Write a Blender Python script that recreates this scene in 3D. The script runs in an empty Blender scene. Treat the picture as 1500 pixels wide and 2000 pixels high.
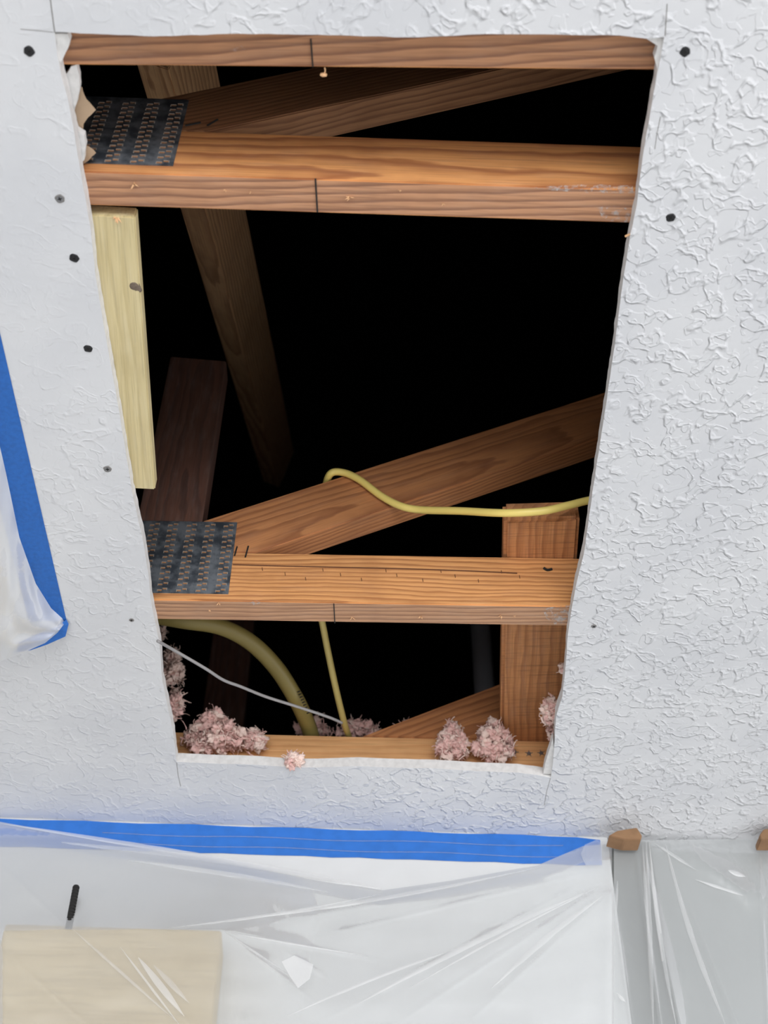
import bpy, bmesh, math, random
from mathutils import Vector, Matrix, noise
random.seed(7)
IN = 0.0254
COL = bpy.context.scene.collection
SC = bpy.context.scene

# ------------------------------------------------------------------ camera
F = 2650.0
HC = 2.44                                   # underside of the ceiling
CAM = Vector((0, 0, HC - 46.7*IN))
PITCH, ROLL, YAW = 46.8, 0.57, 0.0
ROT = (Matrix.Rotation(math.radians(YAW), 3, 'Z') @ Matrix.Rotation(math.radians(90+PITCH), 3, 'X')
       @ Matrix.Rotation(math.radians(ROLL), 3, 'Z'))
cd = bpy.data.cameras.new('camera'); cam = bpy.data.objects.new('camera', cd); COL.objects.link(cam)
cam.location = CAM; cam.rotation_euler = ROT.to_euler()
cd.sensor_fit = 'HORIZONTAL'; cd.sensor_width = 36; cd.lens = F/1500*36; cd.clip_start = .02; cd.clip_end = 60
cd.dof.use_dof = True; cd.dof.focus_distance = 1.66; cd.dof.aperture_fstop = cd.lens/7.0
SC.camera = cam

# ------------------------------------------------------------------ light
w = bpy.data.worlds.new('world'); SC.world = w; w.use_nodes = True
bg = w.node_tree.nodes['Background']; bg.inputs[0].default_value = (.95, .97, 1, 1); bg.inputs[1].default_value = .42
def area(name, loc, rot, sx, sy, e, col=(1, 1, 1)):
    l = bpy.data.lights.new(name, 'AREA'); l.shape = 'RECTANGLE'; l.size = sx; l.size_y = sy; l.energy = e; l.color = col
    o = bpy.data.objects.new(name, l); COL.objects.link(o); o.location = loc; o.rotation_euler = [math.radians(a) for a in rot]; return o
# soft daylight from window-sized areas out of view, behind and right of the camera
area('back_daylight', (.2, -3.2, 1.15), (88, 0, 0), 3.2, 2.0, 162, (.97, .98, 1))
area('side_daylight', (3.3, .6, 1.2), (90, 0, 90), 2.4, 1.8, 60, (.97, .98, 1))
SC.view_settings.view_transform = 'Standard'; SC.view_settings.look = 'None'
SC.view_settings.gamma = 1; SC.view_settings.use_curve_mapping = False; SC.view_settings.exposure = 0.0

# ------------------------------------------------------------------ pixel -> place
def ray(px, py): return ROT @ Vector(((px-750)/F, -(py-1000)/F, -1))
def at_z(px, py, z):
    r = ray(px, py); return CAM + r*((z-CAM.z)/r.z)
def at_d(px, py, d): return CAM + ray(px, py)*d
def at_pl(px, py, p, n):
    r = ray(px, py); return CAM + r*((p-CAM).dot(n)/r.dot(n))

# ------------------------------------------------------------------ object helpers
def tag(o, label=None, cat=None, group=None, kind=None):
    if label: o['label'] = label
    if cat: o['category'] = cat
    if group: o['group'] = group
    if kind: o['kind'] = kind
    return o
def mesh_obj(name, bm, mats, parent=None, M=None, smooth=False):
    me = bpy.data.meshes.new(name); bmesh.ops.recalc_face_normals(bm, faces=bm.faces[:]); bm.to_mesh(me); bm.free()
    for m in (mats if isinstance(mats, (list, tuple)) else [mats]): me.materials.append(m)
    if smooth: me.polygons.foreach_set('use_smooth', [True]*len(me.polygons))
    o = bpy.data.objects.new(name, me); COL.objects.link(o)
    if M is not None: o.matrix_world = M
    if parent:
        o.parent = parent
        o.matrix_local = parent_inv(parent) @ (M if M is not None else Matrix())
    return o
def wmat(o):
    m = o.matrix_basis.copy()
    return wmat(o.parent) @ m if o.parent else m
def parent_inv(p): return wmat(p).inverted()
def empty(name, loc, label, cat, group=None):
    o = bpy.data.objects.new(name, None); COL.objects.link(o); o.location = loc; o.empty_display_size = .05
    return tag(o, label, cat, group)
def box(bm, x0, x1, y0, y1, z0, z1, mi=0, M=None):
    vs = [Vector((x, y, z)) for x in (x0, x1) for y in (y0, y1) for z in (z0, z1)]
    if M: vs = [M @ v for v in vs]
    v = [bm.verts.new(c) for c in vs]
    for f in ((0,1,3,2),(4,6,7,5),(0,4,5,1),(2,3,7,6),(0,2,6,4),(1,5,7,3)):
        bm.faces.new([v[i] for i in f]).material_index = mi
def frame_M(o, x, y):
    x = x.normalized(); z = x.cross(y).normalized(); y = z.cross(x)
    M = Matrix((x, y, z)).transposed().to_4x4(); M.translation = o; return M
def tube(bm, pts, r, n=10, flat=1.0, mi=0, cap=True):
    # smooth Catmull-Rom path, swept
    P = []
    for i in range(len(pts)-1):
        a = pts[max(i-1, 0)]; b = pts[i]; c = pts[i+1]; d = pts[min(i+2, len(pts)-1)]
        for k in range(8):
            t = k/8; P.append(.5*((2*b)+(c-a)*t+(2*a-5*b+4*c-d)*t*t+(3*b-a-3*c+d)*t**3))
    P.append(pts[-1]); rings = []; up = None
    for i, p in enumerate(P):
        t = (P[min(i+1, len(P)-1)]-P[max(i-1, 0)]).normalized()
        if up is None: up = t.orthogonal().normalized()
        up = (up-t*up.dot(t)).normalized(); s = t.cross(up)
        rings.append([bm.verts.new(p+up*math.cos(a)*r+s*math.sin(a)*r*flat) for a in [2*math.pi*k/n for k in range(n)]])
    for a, b in zip(rings, rings[1:]):
        for k in range(n): bm.faces.new((a[k], a[(k+1)%n], b[(k+1)%n], b[k])).material_index = mi
    if cap:
        bm.faces.new(rings[0]); bm.faces.new(rings[-1])

# ------------------------------------------------------------------ materials
def newmat(name):
    m = bpy.data.materials.new(name); m.use_nodes = True; nt = m.node_tree
    return m, nt, nt.nodes['Principled BSDF']
def N(nt, t, **kw):
    n = nt.nodes.new(t)
    for k, v in kw.items():
        if isinstance(v, dict):
            for i, x in v.items(): n.inputs[i].default_value = x
        else: setattr(n, k, v)
    return n
def ramp(nt, stops):
    r = nt.nodes.new('ShaderNodeValToRGB'); e = r.color_ramp.elements
    while len(e) < len(stops): e.new(.5)
    for i, (p, c) in enumerate(stops):
        e[i].position = p; e[i].color = (c, c, c, 1) if isinstance(c, (int, float)) else tuple(c)+(1,)
    return r
def mapr(nt, src, a, b, c=0, d=1):
    n = N(nt, 'ShaderNodeMapRange', interpolation_type='SMOOTHSTEP'); nt.links.new(src, n.inputs[0])
    for i, v in enumerate((a, b, c, d)): n.inputs[i+1].default_value = v
    return n.outputs[0]
def math_n(nt, op, a, b=None, c=None):
    n = N(nt, 'ShaderNodeMath', operation=op)
    for i, v in enumerate((a, b, c)):
        if v is None: continue
        if isinstance(v, (int, float)): n.inputs[i].default_value = v
        else: nt.links.new(v, n.inputs[i])
    return n.outputs[0]
def mixc(nt, fac, a, b, blend='MIX'):
    n = N(nt, 'ShaderNodeMix', data_type='RGBA', blend_type=blend)
    for i, v in ((0, fac), (6, a), (7, b)):
        if isinstance(v, (int, float)): n.inputs[i].default_value = v
        elif isinstance(v, tuple): n.inputs[i].default_value = v+(1,)
        else: nt.links.new(v, n.inputs[i])
    return n.outputs[2]

def wood(name, light, dark, spacing=.006, off=(.0, .05, .03), tilt=2.0, yaw=2.0, dust=0.0, contrast=1.0, saw=0.0, dustcol=(.55, .52, .5)):
    m, nt, b = newmat(name); L = nt.links.new
    tc = N(nt, 'ShaderNodeTexCoord')
    mp = N(nt, 'ShaderNodeMapping'); L(tc.outputs['Object'], mp.inputs[0])
    mp.inputs['Location'].default_value = off; mp.inputs['Rotation'].default_value = (0, math.radians(tilt), math.radians(yaw))
    # long wavy disturbance of the rings
    ms = N(nt, 'ShaderNodeMapping'); L(tc.outputs['Object'], ms.inputs[0]); ms.inputs['Scale'].default_value = (2.2, 14, 14)
    nz = N(nt, 'ShaderNodeTexNoise', inputs={'Scale': 1.5, 'Detail': 3.0}); L(ms.outputs[0], nz.inputs[0])
    dv = N(nt, 'ShaderNodeVectorMath', operation='MULTIPLY_ADD'); L(nz.outputs['Color'], dv.inputs[0])
    dv.inputs[1].default_value = (0, .022, .022); L(mp.outputs[0], dv.inputs[2])
    wv = N(nt, 'ShaderNodeTexWave', wave_type='RINGS', rings_direction='X', wave_profile='SAW',
           inputs={'Scale': .314/spacing, 'Distortion': 1.2, 'Detail': 2.0, 'Detail Scale': .6}); L(dv.outputs[0], wv.inputs[0])
    rr = ramp(nt, [(0, 0), (.45, .25), (.82, 1), (.93, .75), (1, 0)]); L(wv.outputs['Fac'], rr.inputs[0])
    # fine fibre
    mf = N(nt, 'ShaderNodeMapping'); L(tc.outputs['Object'], mf.inputs[0]); mf.inputs['Scale'].default_value = (12, 420, 420)
    fn = N(nt, 'ShaderNodeTexNoise', inputs={'Scale': 1.0, 'Detail': 4.0}); L(mf.outputs[0], fn.inputs[0])
    bl = N(nt, 'ShaderNodeTexNoise', inputs={'Scale': 9.0, 'Detail': 4.0, 'Roughness': .6}); L(tc.outputs['Object'], bl.inputs[0])
    c = mixc(nt, math_n(nt, 'MULTIPLY', rr.outputs[0], .95*contrast), light, dark)
    c = mixc(nt, mapr(nt, fn.outputs['Fac'], .45, .7, 0, .35), c, tuple(x*.55 for x in dark))
    c = mixc(nt, mapr(nt, bl.outputs['Fac'], .45, .75, 0, .35), c, tuple(x*.8 for x in dark))
    if saw:
        mw = N(nt, 'ShaderNodeMapping'); L(tc.outputs['Object'], mw.inputs[0]); mw.inputs['Scale'].default_value = (420, 12, 12)
        sn = N(nt, 'ShaderNodeTexNoise', inputs={'Scale': 1.0, 'Detail': 3.0}); L(mw.outputs[0], sn.inputs[0])
        c = mixc(nt, mapr(nt, sn.outputs['Fac'], .48, .7, 0, saw), c, tuple(x*.35 for x in dark))
    if dust:
        md = N(nt, 'ShaderNodeMapping'); L(tc.outputs['Object'], md.inputs[0]); md.inputs['Scale'].default_value = (10, 60, 60)
        dn = N(nt, 'ShaderNodeTexNoise', inputs={'Scale': 1.4, 'Detail': 6.0, 'Roughness': .65}); L(md.outputs[0], dn.inputs[0])
        c = mixc(nt, mapr(nt, dn.outputs['Fac'], .42, .78, dust*.35, dust), c, dustcol)
    L(c, b.inputs['Base Color']); b.inputs['Roughness'].default_value = .68; b.inputs['Specular IOR Level'].default_value = .3
    bp = N(nt, 'ShaderNodeBump', inputs={'Strength': .35, 'Distance': .001})
    L(math_n(nt, 'ADD', fn.outputs['Fac'], math_n(nt, 'MULTIPLY', rr.outputs[0], -.4)), bp.inputs['Height']); L(bp.outputs[0], b.inputs['Normal'])
    return m
def flat(name, col, rough=.6, metal=0, noise_amt=0, nscale=40, bump=0, spec=.5):
    m, nt, b = newmat(name); L = nt.links.new
    tc = N(nt, 'ShaderNodeTexCoord'); nz = N(nt, 'ShaderNodeTexNoise', inputs={'Scale': float(nscale), 'Detail': 5.0}); L(tc.outputs['Object'], nz.inputs[0])
    L(mixc(nt, mapr(nt, nz.outputs['Fac'], .35, .7, 0, max(noise_amt, .05)), tuple(col), tuple(x*.5 for x in col)), b.inputs['Base Color'])
    b.inputs['Roughness'].default_value = rough; b.inputs['Metallic'].default_value = metal; b.inputs['Specular IOR Level'].default_value = spec
    if bump:
        bp = N(nt, 'ShaderNodeBump', inputs={'Strength': 1.0, 'Distance': bump}); L(nz.outputs['Fac'], bp.inputs['Height']); L(bp.outputs[0], b.inputs['Normal'])
    return m

def plaster():
    m, nt, b = newmat('skip_trowel_plaster'); L = nt.links.new
    tc = N(nt, 'ShaderNodeTexCoord'); O = tc.outputs['Object']
    # warped coordinate
    wn = N(nt, 'ShaderNodeTexNoise', inputs={'Scale': 22.0, 'Detail': 2.0}); L(O, wn.inputs[0])
    wp = N(nt, 'ShaderNodeVectorMath', operation='MULTIPLY_ADD'); L(wn.outputs['Color'], wp.inputs[0]); wp.inputs[1].default_value = (.018, .018, 0); L(O, wp.inputs[2])
    n1 = N(nt, 'ShaderNodeTexNoise', inputs={'Scale': 36.0, 'Detail': 1.2, 'Roughness': .45}); L(wp.outputs[0], n1.inputs[0])
    n2 = N(nt, 'ShaderNodeTexNoise', inputs={'Scale': 82.0, 'Detail': 1.0, 'Roughness': .45}); L(wp.outputs[0], n2.inputs[0])
    n3 = N(nt, 'ShaderNodeTexNoise', inputs={'Scale': 7.0, 'Detail': 2.0}); L(O, n3.inputs[0])
    # ridge lines left by the trowel: narrow crest along a contour of the noise, broken up
    def crest(src, lev, wid):
        a = math_n(nt, 'ABSOLUTE', math_n(nt, 'SUBTRACT', src, lev)); return mapr(nt, a, 0, wid, 1, 0)
    r1 = math_n(nt, 'MULTIPLY', crest(n1.outputs['Fac'], .53, .05), mapr(nt, n2.outputs['Fac'], .38, .5))
    r2 = math_n(nt, 'MULTIPLY', crest(n2.outputs['Fac'], .56, .075), mapr(nt, n1.outputs['Fac'], .40, .52))
    pl = math_n(nt, 'MULTIPLY', mapr(nt, n1.outputs['Fac'], .50, .54), .5)
    pl2 = math_n(nt, 'MULTIPLY', mapr(nt, n2.outputs['Fac'], .56, .60), .35)
    h = math_n(nt, 'ADD', math_n(nt, 'ADD', math_n(nt, 'MULTIPLY', r1, 1.0), math_n(nt, 'MULTIPLY', r2, .8)), math_n(nt, 'ADD', pl, pl2))
    # smoother on the left, where the joint was floated out
    sx = N(nt, 'ShaderNodeSeparateXYZ'); L(O, sx.inputs[0])
    wob = math_n(nt, 'MULTIPLY', math_n(nt, 'SUBTRACT', n3.outputs['Fac'], .5), .5)
    xm = mapr(nt, math_n(nt, 'ADD', sx.outputs[0], wob), -.42, .16, .0, 1.0)
    ym = mapr(nt, math_n(nt, 'ADD', sx.outputs[1], wob), .78, 1.05, .0, .35)
    k = math_n(nt, 'MAXIMUM', math_n(nt, 'MAXIMUM', xm, ym), .12)
    h = math_n(nt, 'MULTIPLY', h, k)
    fine = N(nt, 'ShaderNodeTexNoise', inputs={'Scale': 260.0, 'Detail': 3.0}); L(O, fine.inputs[0])
    low = N(nt, 'ShaderNodeTexNoise', inputs={'Scale': 5.0, 'Detail': 1.0}); L(O, low.inputs[0])
    h = math_n(nt, 'ADD', h, math_n(nt, 'ADD', math_n(nt, 'MULTIPLY', fine.outputs['Fac'], .10), math_n(nt, 'MULTIPLY', low.outputs['Fac'], 2.0)))
    bp = N(nt, 'ShaderNodeBump', inputs={'Strength': 1.0, 'Distance': .0009}); L(h, bp.inputs['Height']); L(bp.outputs[0], b.inputs['Normal'])
    L(mixc(nt, mapr(nt, n3.outputs['Fac'], .35, .65), (.615, .622, .645), (.66, .665, .682)), b.inputs['Base Color'])
    b.inputs['Roughness'].default_value = .42; b.inputs['Specular IOR Level'].default_value = .5
    return m
def plastic(name, alpha=.5, tint=(.86, .88, .88), rough=.22):
    m, nt, b = newmat(name); L = nt.links.new; nt.nodes.remove(b); out = nt.nodes['Material Output']
    tr = N(nt, 'ShaderNodeBsdfTransparent'); df = N(nt, 'ShaderNodeBsdfDiffuse'); tl = N(nt, 'ShaderNodeBsdfTranslucent'); gl = N(nt, 'ShaderNodeBsdfGlossy')
    df.inputs[0].default_value = tint+(1,); tl.inputs[0].default_value = tint+(1,); gl.inputs['Roughness'].default_value = rough
    tc = N(nt, 'ShaderNodeTexCoord'); mp = N(nt, 'ShaderNodeMapping'); L(tc.outputs['Object'], mp.inputs[0]); mp.inputs['Scale'].default_value = (1, 1, .45); mp.inputs['Rotation'].default_value = (0, .7, 0)
    nz = N(nt, 'ShaderNodeTexNoise', inputs={'Scale': 14.0, 'Detail': 3.0, 'Distortion': .8}); L(mp.outputs[0], nz.inputs[0])
    bp = N(nt, 'ShaderNodeBump', inputs={'Strength': 1.0, 'Distance': .0015}); L(nz.outputs['Fac'], bp.inputs['Height'])
    for n_ in (df, tl, gl): L(bp.outputs[0], n_.inputs['Normal'])
    a = N(nt, 'ShaderNodeMixShader', inputs={0: .4}); L(df.outputs[0], a.inputs[1]); L(tl.outputs[0], a.inputs[2])
    c = N(nt, 'ShaderNodeMixShader', inputs={0: alpha}); L(tr.outputs[0], c.inputs[1]); L(a.outputs[0], c.inputs[2])
    fr = N(nt, 'ShaderNodeFresnel', inputs={0: 1.5}); L(bp.outputs[0], fr.inputs['Normal'])
    d = N(nt, 'ShaderNodeMixShader'); L(math_n(nt, 'MULTIPLY_ADD', fr.outputs[0], .45, .03), d.inputs[0]); L(c.outputs[0], d.inputs[1]); L(gl.outputs[0], d.inputs[2])
    L(d.outputs[0], out.inputs[0]); return m

M_PLASTER = plaster()
M_GYP = flat('gypsum_core', (.72, .71, .70), .9, noise_amt=.25, nscale=120, bump=.001)
M_PAPER = flat('brown_kraft_paper', (.46, .33, .22), .85, noise_amt=.2, nscale=60)
M_SIDE = wood('orange_pine', (.78, .36, .12), (.36, .12, .035), .0095, (0, .05, .045), 2.6, 1.0, dust=.10)
M_SIDE2 = wood('orange_pine_fine_grain', (.80, .385, .14), (.42, .16, .05), .0062, (0, .09, .12), .4, .5, dust=.06)
M_BOT = wood('dusty_pine_underside', (.55, .275, .14), (.22, .09, .045), .009, (.1, .035, .02), 1.5, 2.5, dust=.22, dustcol=(.50, .38, .31))
M_BOT1 = wood('dusty_pine_underside_swirled', (.50, .24, .115), (.20, .078, .038), .010, (.25, .022, .012), .6, 4.0, dust=.22, dustcol=(.48, .36, .29))
M_BOT3 = wood('dusty_pine_underside_grey', (.52, .28, .15), (.25, .115, .06), .007, (.0, .045, .03), 1.0, 1.2, dust=.24, dustcol=(.50, .40, .32))
M_WEB = wood('brown_pine_web', (.62, .26, .095), (.33, .115, .04), .0065, (.0, .04, .06), 1.2, 2.0, dust=.22, dustcol=(.5, .32, .22))
M_WEB_SHADE = wood('shaded_pine_web', (.34, .165, .075), (.17, .07, .03), .0065, (.0, .04, .06), 1.2, 2.0, dust=.12, dustcol=(.4, .26, .18))  # web wood darkened: the shade on truss 2's web put into its colour
M_WEBG = wood('tan_pine_brace', (.66, .40, .20), (.36, .18, .075), .008, (.2, .012, .02), 1.0, 1.4, dust=.1)
M_RED_SHADE = wood('shaded_reddish_pine', (.15, .055, .03), (.08, .028, .016), .006, (.0, .04, .05), 1.2, 1.2, dust=.15)  # attic shade put into the wood colour of upright web and post
M_LEDGE = wood('pale_orange_pine', (.88, .50, .23), (.70, .33, .13), .010, (.0, .07, .1), .8, .6, contrast=.7)
M_SAWN = wood('rough_sawn_pine', (.68, .30, .11), (.44, .17, .055), .010, (.0, .05, .08), 1.0, 1.0, dust=.12, saw=.5)
M_YEL = wood('treated_yellow_pine', (.64, .53, .28), (.46, .36, .16), .011, (.0, .02, .05), .9, 1.6, dust=.3, contrast=.6, dustcol=(.66, .62, .5))
M_STEEL, nt, b = newmat('galvanised_steel'); tc = N(nt, 'ShaderNodeTexCoord'); nz = N(nt, 'ShaderNodeTexNoise', inputs={'Scale': 38.0, 'Detail': 5.0, 'Roughness': .6}); nt.links.new(tc.outputs['Object'], nz.inputs[0])
nt.links.new(mixc(nt, mapr(nt, nz.outputs['Fac'], .38, .62), (.20, .22, .245), (.055, .065, .08)), b.inputs['Base Color']); b.inputs['Roughness'].default_value = .5; b.inputs['Metallic'].default_value = .4
M_STEEL_L = flat('bright_steel_edge', (.42, .38, .34), .45, .3, .2, 80)
M_SLOT = flat('plate_slot_wood', (.36, .17, .07), .8, 0, .2)
M_DARK = flat('black_marker', (.012, .011, .01), .8)
M_LINE = flat('knife_cut_line', (.22, .21, .2), .9)
M_SCREW = flat('black_phosphate_screw', (.028, .028, .03), .45, .5, .2, 200)
M_ZINC = flat('zinc_screw', (.25, .25, .26), .4, .6, .3, 200)
M_INS = flat('pink_fibreglass', (.90, .59, .54), .95, 0, .15, 90, .004, spec=.05)
M_INS2 = flat('pale_pink_fibreglass', (.93, .73, .65), .95, 0, .12, 90, .003, spec=.05)
for m_ in (M_INS, M_INS2):
    nt = m_.node_tree; b = nt.nodes['Principled BSDF']; t_ = nt.nodes.new('ShaderNodeBsdfTranslucent'); t_.inputs[0].default_value = (.95, .68, .62, 1)
    mx = nt.nodes.new('ShaderNodeMixShader'); mx.inputs[0].default_value = .12; nt.links.new(b.outputs[0], mx.inputs[1]); nt.links.new(t_.outputs[0], mx.inputs[2]); nt.links.new(mx.outputs[0], nt.nodes['Material Output'].inputs[0])
M_CABLE = flat('yellow_cable_jacket', (.95, .76, .22), .42, 0, .06, 20)
M_CABLE2 = flat('dull_yellow_jacket', (.48, .39, .13), .5, 0, .1, 20)
M_HOSE = flat('olive_yellow_hose', (.25, .20, .06), .5, 0, .1, 20)
M_WIRE = flat('grey_wire', (.27, .26, .26), .5, 0, .1)
M_TAPE = flat('blue_painter_tape', (.018, .15, .54), .6, 0, .22, 55, .0006)
M_TAPEC = flat('blue_tape_crepe', (.014, .125, .46), .6, 0, .3, 180, .0004)
M_WALL = flat('white_wall_paint', (.63, .635, .635), .6, 0, .04, 20, .0006)
M_GREY = flat('grey_wall_paint', (.33, .34, .335), .6, 0, .06, 8)
M_DGREY = flat('dark_grey_strip', (.15, .155, .15), .6, 0, .06, 8)
M_FLOOR = flat('pale_floor', (.62, .61, .59), .55, 0, .15, 4)
M_ROOF = flat('shade_black_roof', (.006, .006, .007), 1.0, 0, .1, 4, spec=0)  # roof coloured near black so the attic reads unlit
M_TAN = wood('tan_plywood', (.54, .44, .275), (.48, .38, .23), .02, (0, .3, .2), 1, 1, contrast=.5)
M_CARD = flat('brown_cardboard', (.27, .15, .075), .85, 0, .4, 40, .002)
M_PL = plastic('clear_poly_sheet', .33, (.84, .86, .86), .45)
M_PL2 = plastic('cloudy_poly_sheet', .42, (.78, .80, .80), .4)
M_PL3 = plastic('white_poly_sheet', .62, (.9, .9, .9), .4)
M_DUST, nt, b = newmat('plaster_dust_film'); b.inputs['Base Color'].default_value = (.62, .58, .55, 1); b.inputs['Roughness'].default_value = .95
tc = N(nt, 'ShaderNodeTexCoord'); nz = N(nt, 'ShaderNodeTexNoise', inputs={'Scale': 150.0, 'Detail': 6.0, 'Roughness': .7}); nt.links.new(tc.outputs['Object'], nz.inputs[0]); nt.links.new(mapr(nt, nz.outputs['Fac'], .46, .72, 0, .6), b.inputs['Alpha'])
M_SPL = flat('pale_wood_splinter', (.70, .42, .22), .8)

# ------------------------------------------------------------------ setting
OPEN = [(106,62),(180,66),(300,71),(450,66),(620,68),(800,73),(860,71),(960,66),(1060,67),(1210,69),(1268,76),(1298,72),
 (1284,140),(1270,220),(1256,300),(1244,400),(1232,455),(1215,560),(1200,680),(1182,800),(1168,890),(1156,970),(1141,1080),(1128,1130),
 (1118,1180),(1109,1240),(1105,1300),(1098,1360),(1086,1400),(1083,1450),(1080,1490),(1076,1519),
 (1050,1514),(1010,1509),(930,1506),(850,1501),(760,1499),(700,1496),(620,1499),(560,1498),(490,1493),(430,1492),(345,1488),
 (338,1430),(328,1382),(317,1330),(312,1260),(304,1220),(294,1172),(291,1130),(280,1060),(269,1010),(258,960),(245,880),(232,800),(218,720),
 (205,650),(195,590),(187,540),(176,440),(165,380),(155,322),(145,260),(132,190),(120,150),(112,110)]
def refine(poly, step, amp, seed=0):
    out = []
    for i in range(len(poly)):
        a = poly[i]; b = poly[(i+1) % len(poly)]; n = max(1, int((b-a).length/step))
        for k in range(n):
            p = a.lerp(b, k/n)
            out.append(p + Vector((noise.noise(p*70+Vector((seed, 0, 0))), noise.noise(p*70+Vector((0, 5+seed, 0))), 0))*amp)
    return out
TH = .625*IN; ZJ = HC + TH                          # drywall thickness; underside of joists
wl = at_z(-40, 1596, HC); wr = at_z(1186, 1636, HC)  # line where far wall meets ceiling
wdir = (wr-wl).normalized(); wn = Vector((wdir.y, -wdir.x, 0))   # toward the room
inner = refine([at_z(x, y, HC) for x, y in OPEN], .005, .0005)
bm = bmesh.new()
outer = [Vector((-3.2, -3.3, HC)), Vector((3.4, -3.3, HC)), Vector((3.4, 4.2, HC)), Vector((-3.2, 4.2, HC))]
def ring_faces(z, zoff_inner):
    vi = [bm.verts.new((p.x+ (noise.noise(p*90+Vector((9, 9, zoff_inner)))*.0007 if zoff_inner else 0), p.y, z)) for p in inner]
    vo = [bm.verts.new((p.x, p.y, z)) for p in outer]
    es = [bm.edges.new((vs[i], vs[(i+1) % len(vs)])) for vs in (vi, vo) for i in range(len(vs))]
    bmesh.ops.triangle_fill(bm, use_beauty=True, edges=es); return vi, vo
vi0, vo0 = ring_faces(HC, 0); vi1, vo1 = ring_faces(ZJ, 3)
for vs0, vs1, mi in ((vi0, vi1, 1), (vo0, vo1, 0)):
    for i in range(len(vs0)):
        j = (i+1) % len(vs0); bm.faces.new((vs0[i], vs0[j], vs1[j], vs1[i])).material_index = mi
ceil = mesh_obj('ceiling', bm, [M_PLASTER, M_GYP]); tag(ceil, kind='structure')
# knife over-cuts at the corners of the opening
def cut_line(pts, wpx=2.0):
    bm = bmesh.new(); P = [at_z(x, y, HC-.0002) for x, y in pts]
    for a, b in zip(P, P[1:]):
        d = (b-a).normalized(); s = Vector((-d.y, d.x, 0))*(.0004*wpx/2)
        box(bm, 0, (b-a).length, -.0004*wpx/2, .0004*wpx/2, 0, .0004, M=frame_M(a, d, s))
    mesh_obj('knife_cut', bm, M_LINE, ceil)
cut_line([(96,-20),(101,20),(107,64)], 2.4); cut_line([(1303,8),(1301,40),(1299,70)]); cut_line([(345,1490),(348,1515),(353,1536)], 1.8)
cut_line([(1075,1520),(1068,1545),(1063,1572)], 1.6); cut_line([(1290,228),(1283,262),(1279,291)], 1.4); cut_line([(40,57),(75,60),(104,63)], 1.2)
# far wall, return and recess behind
def quad_wall(name, a, b, z0, z1, th, m):
    d = (b-a); Mx = frame_M(Vector((a.x, a.y, 0)), Vector((d.x, d.y, 0)), Vector((-d.y, d.x, 0)))
    bm = bmesh.new(); box(bm, 0, Vector((d.x, d.y, 0)).length, 0, th, z0, z1, M=Mx); return tag(mesh_obj(name, bm, m), kind='structure')
wl2 = wl - wdir*2.2
quad_wall('wall_far', wl2, wr, 0, HC, .12, M_WALL)
rb = wr - wn*.12
quad_wall('wall_right', wr + wdir*.002 - wn*.03, wr + wdir*2.2 - wn*.03, 0, HC, .1, M_GREY)
quad_wall('dark_strip_1', wr + wdir*.002 - wn*.008, wr + wdir*.068 - wn*.008, 0, HC, .0215, M_DGREY)  # dark grey strip set just in front of the right wall
quad_wall('wall_left', Vector((-3.1, -3.2, 0)), Vector((-3.1, 3.9, 0)), 0, HC, -.1, M_WALL)
bm = bmesh.new(); box(bm, -3.2, 3.4, -3.3, 4.2, -.05, 0); tag(mesh_obj('floor', bm, M_FLOOR), kind='structure')
# attic roof deck and gables, in a near-black colour for the attic dark
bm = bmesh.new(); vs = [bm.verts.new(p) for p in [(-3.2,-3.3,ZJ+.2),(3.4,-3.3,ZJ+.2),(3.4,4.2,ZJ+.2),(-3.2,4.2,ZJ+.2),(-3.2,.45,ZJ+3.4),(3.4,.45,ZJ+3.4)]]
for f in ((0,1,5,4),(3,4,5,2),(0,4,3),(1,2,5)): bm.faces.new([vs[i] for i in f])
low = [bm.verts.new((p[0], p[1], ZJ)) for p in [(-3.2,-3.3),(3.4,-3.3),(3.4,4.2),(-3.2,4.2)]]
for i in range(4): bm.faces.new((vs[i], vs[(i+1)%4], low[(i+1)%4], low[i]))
tag(mesh_obj('ceiling_attic', bm, M_ROOF), kind='structure')

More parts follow.
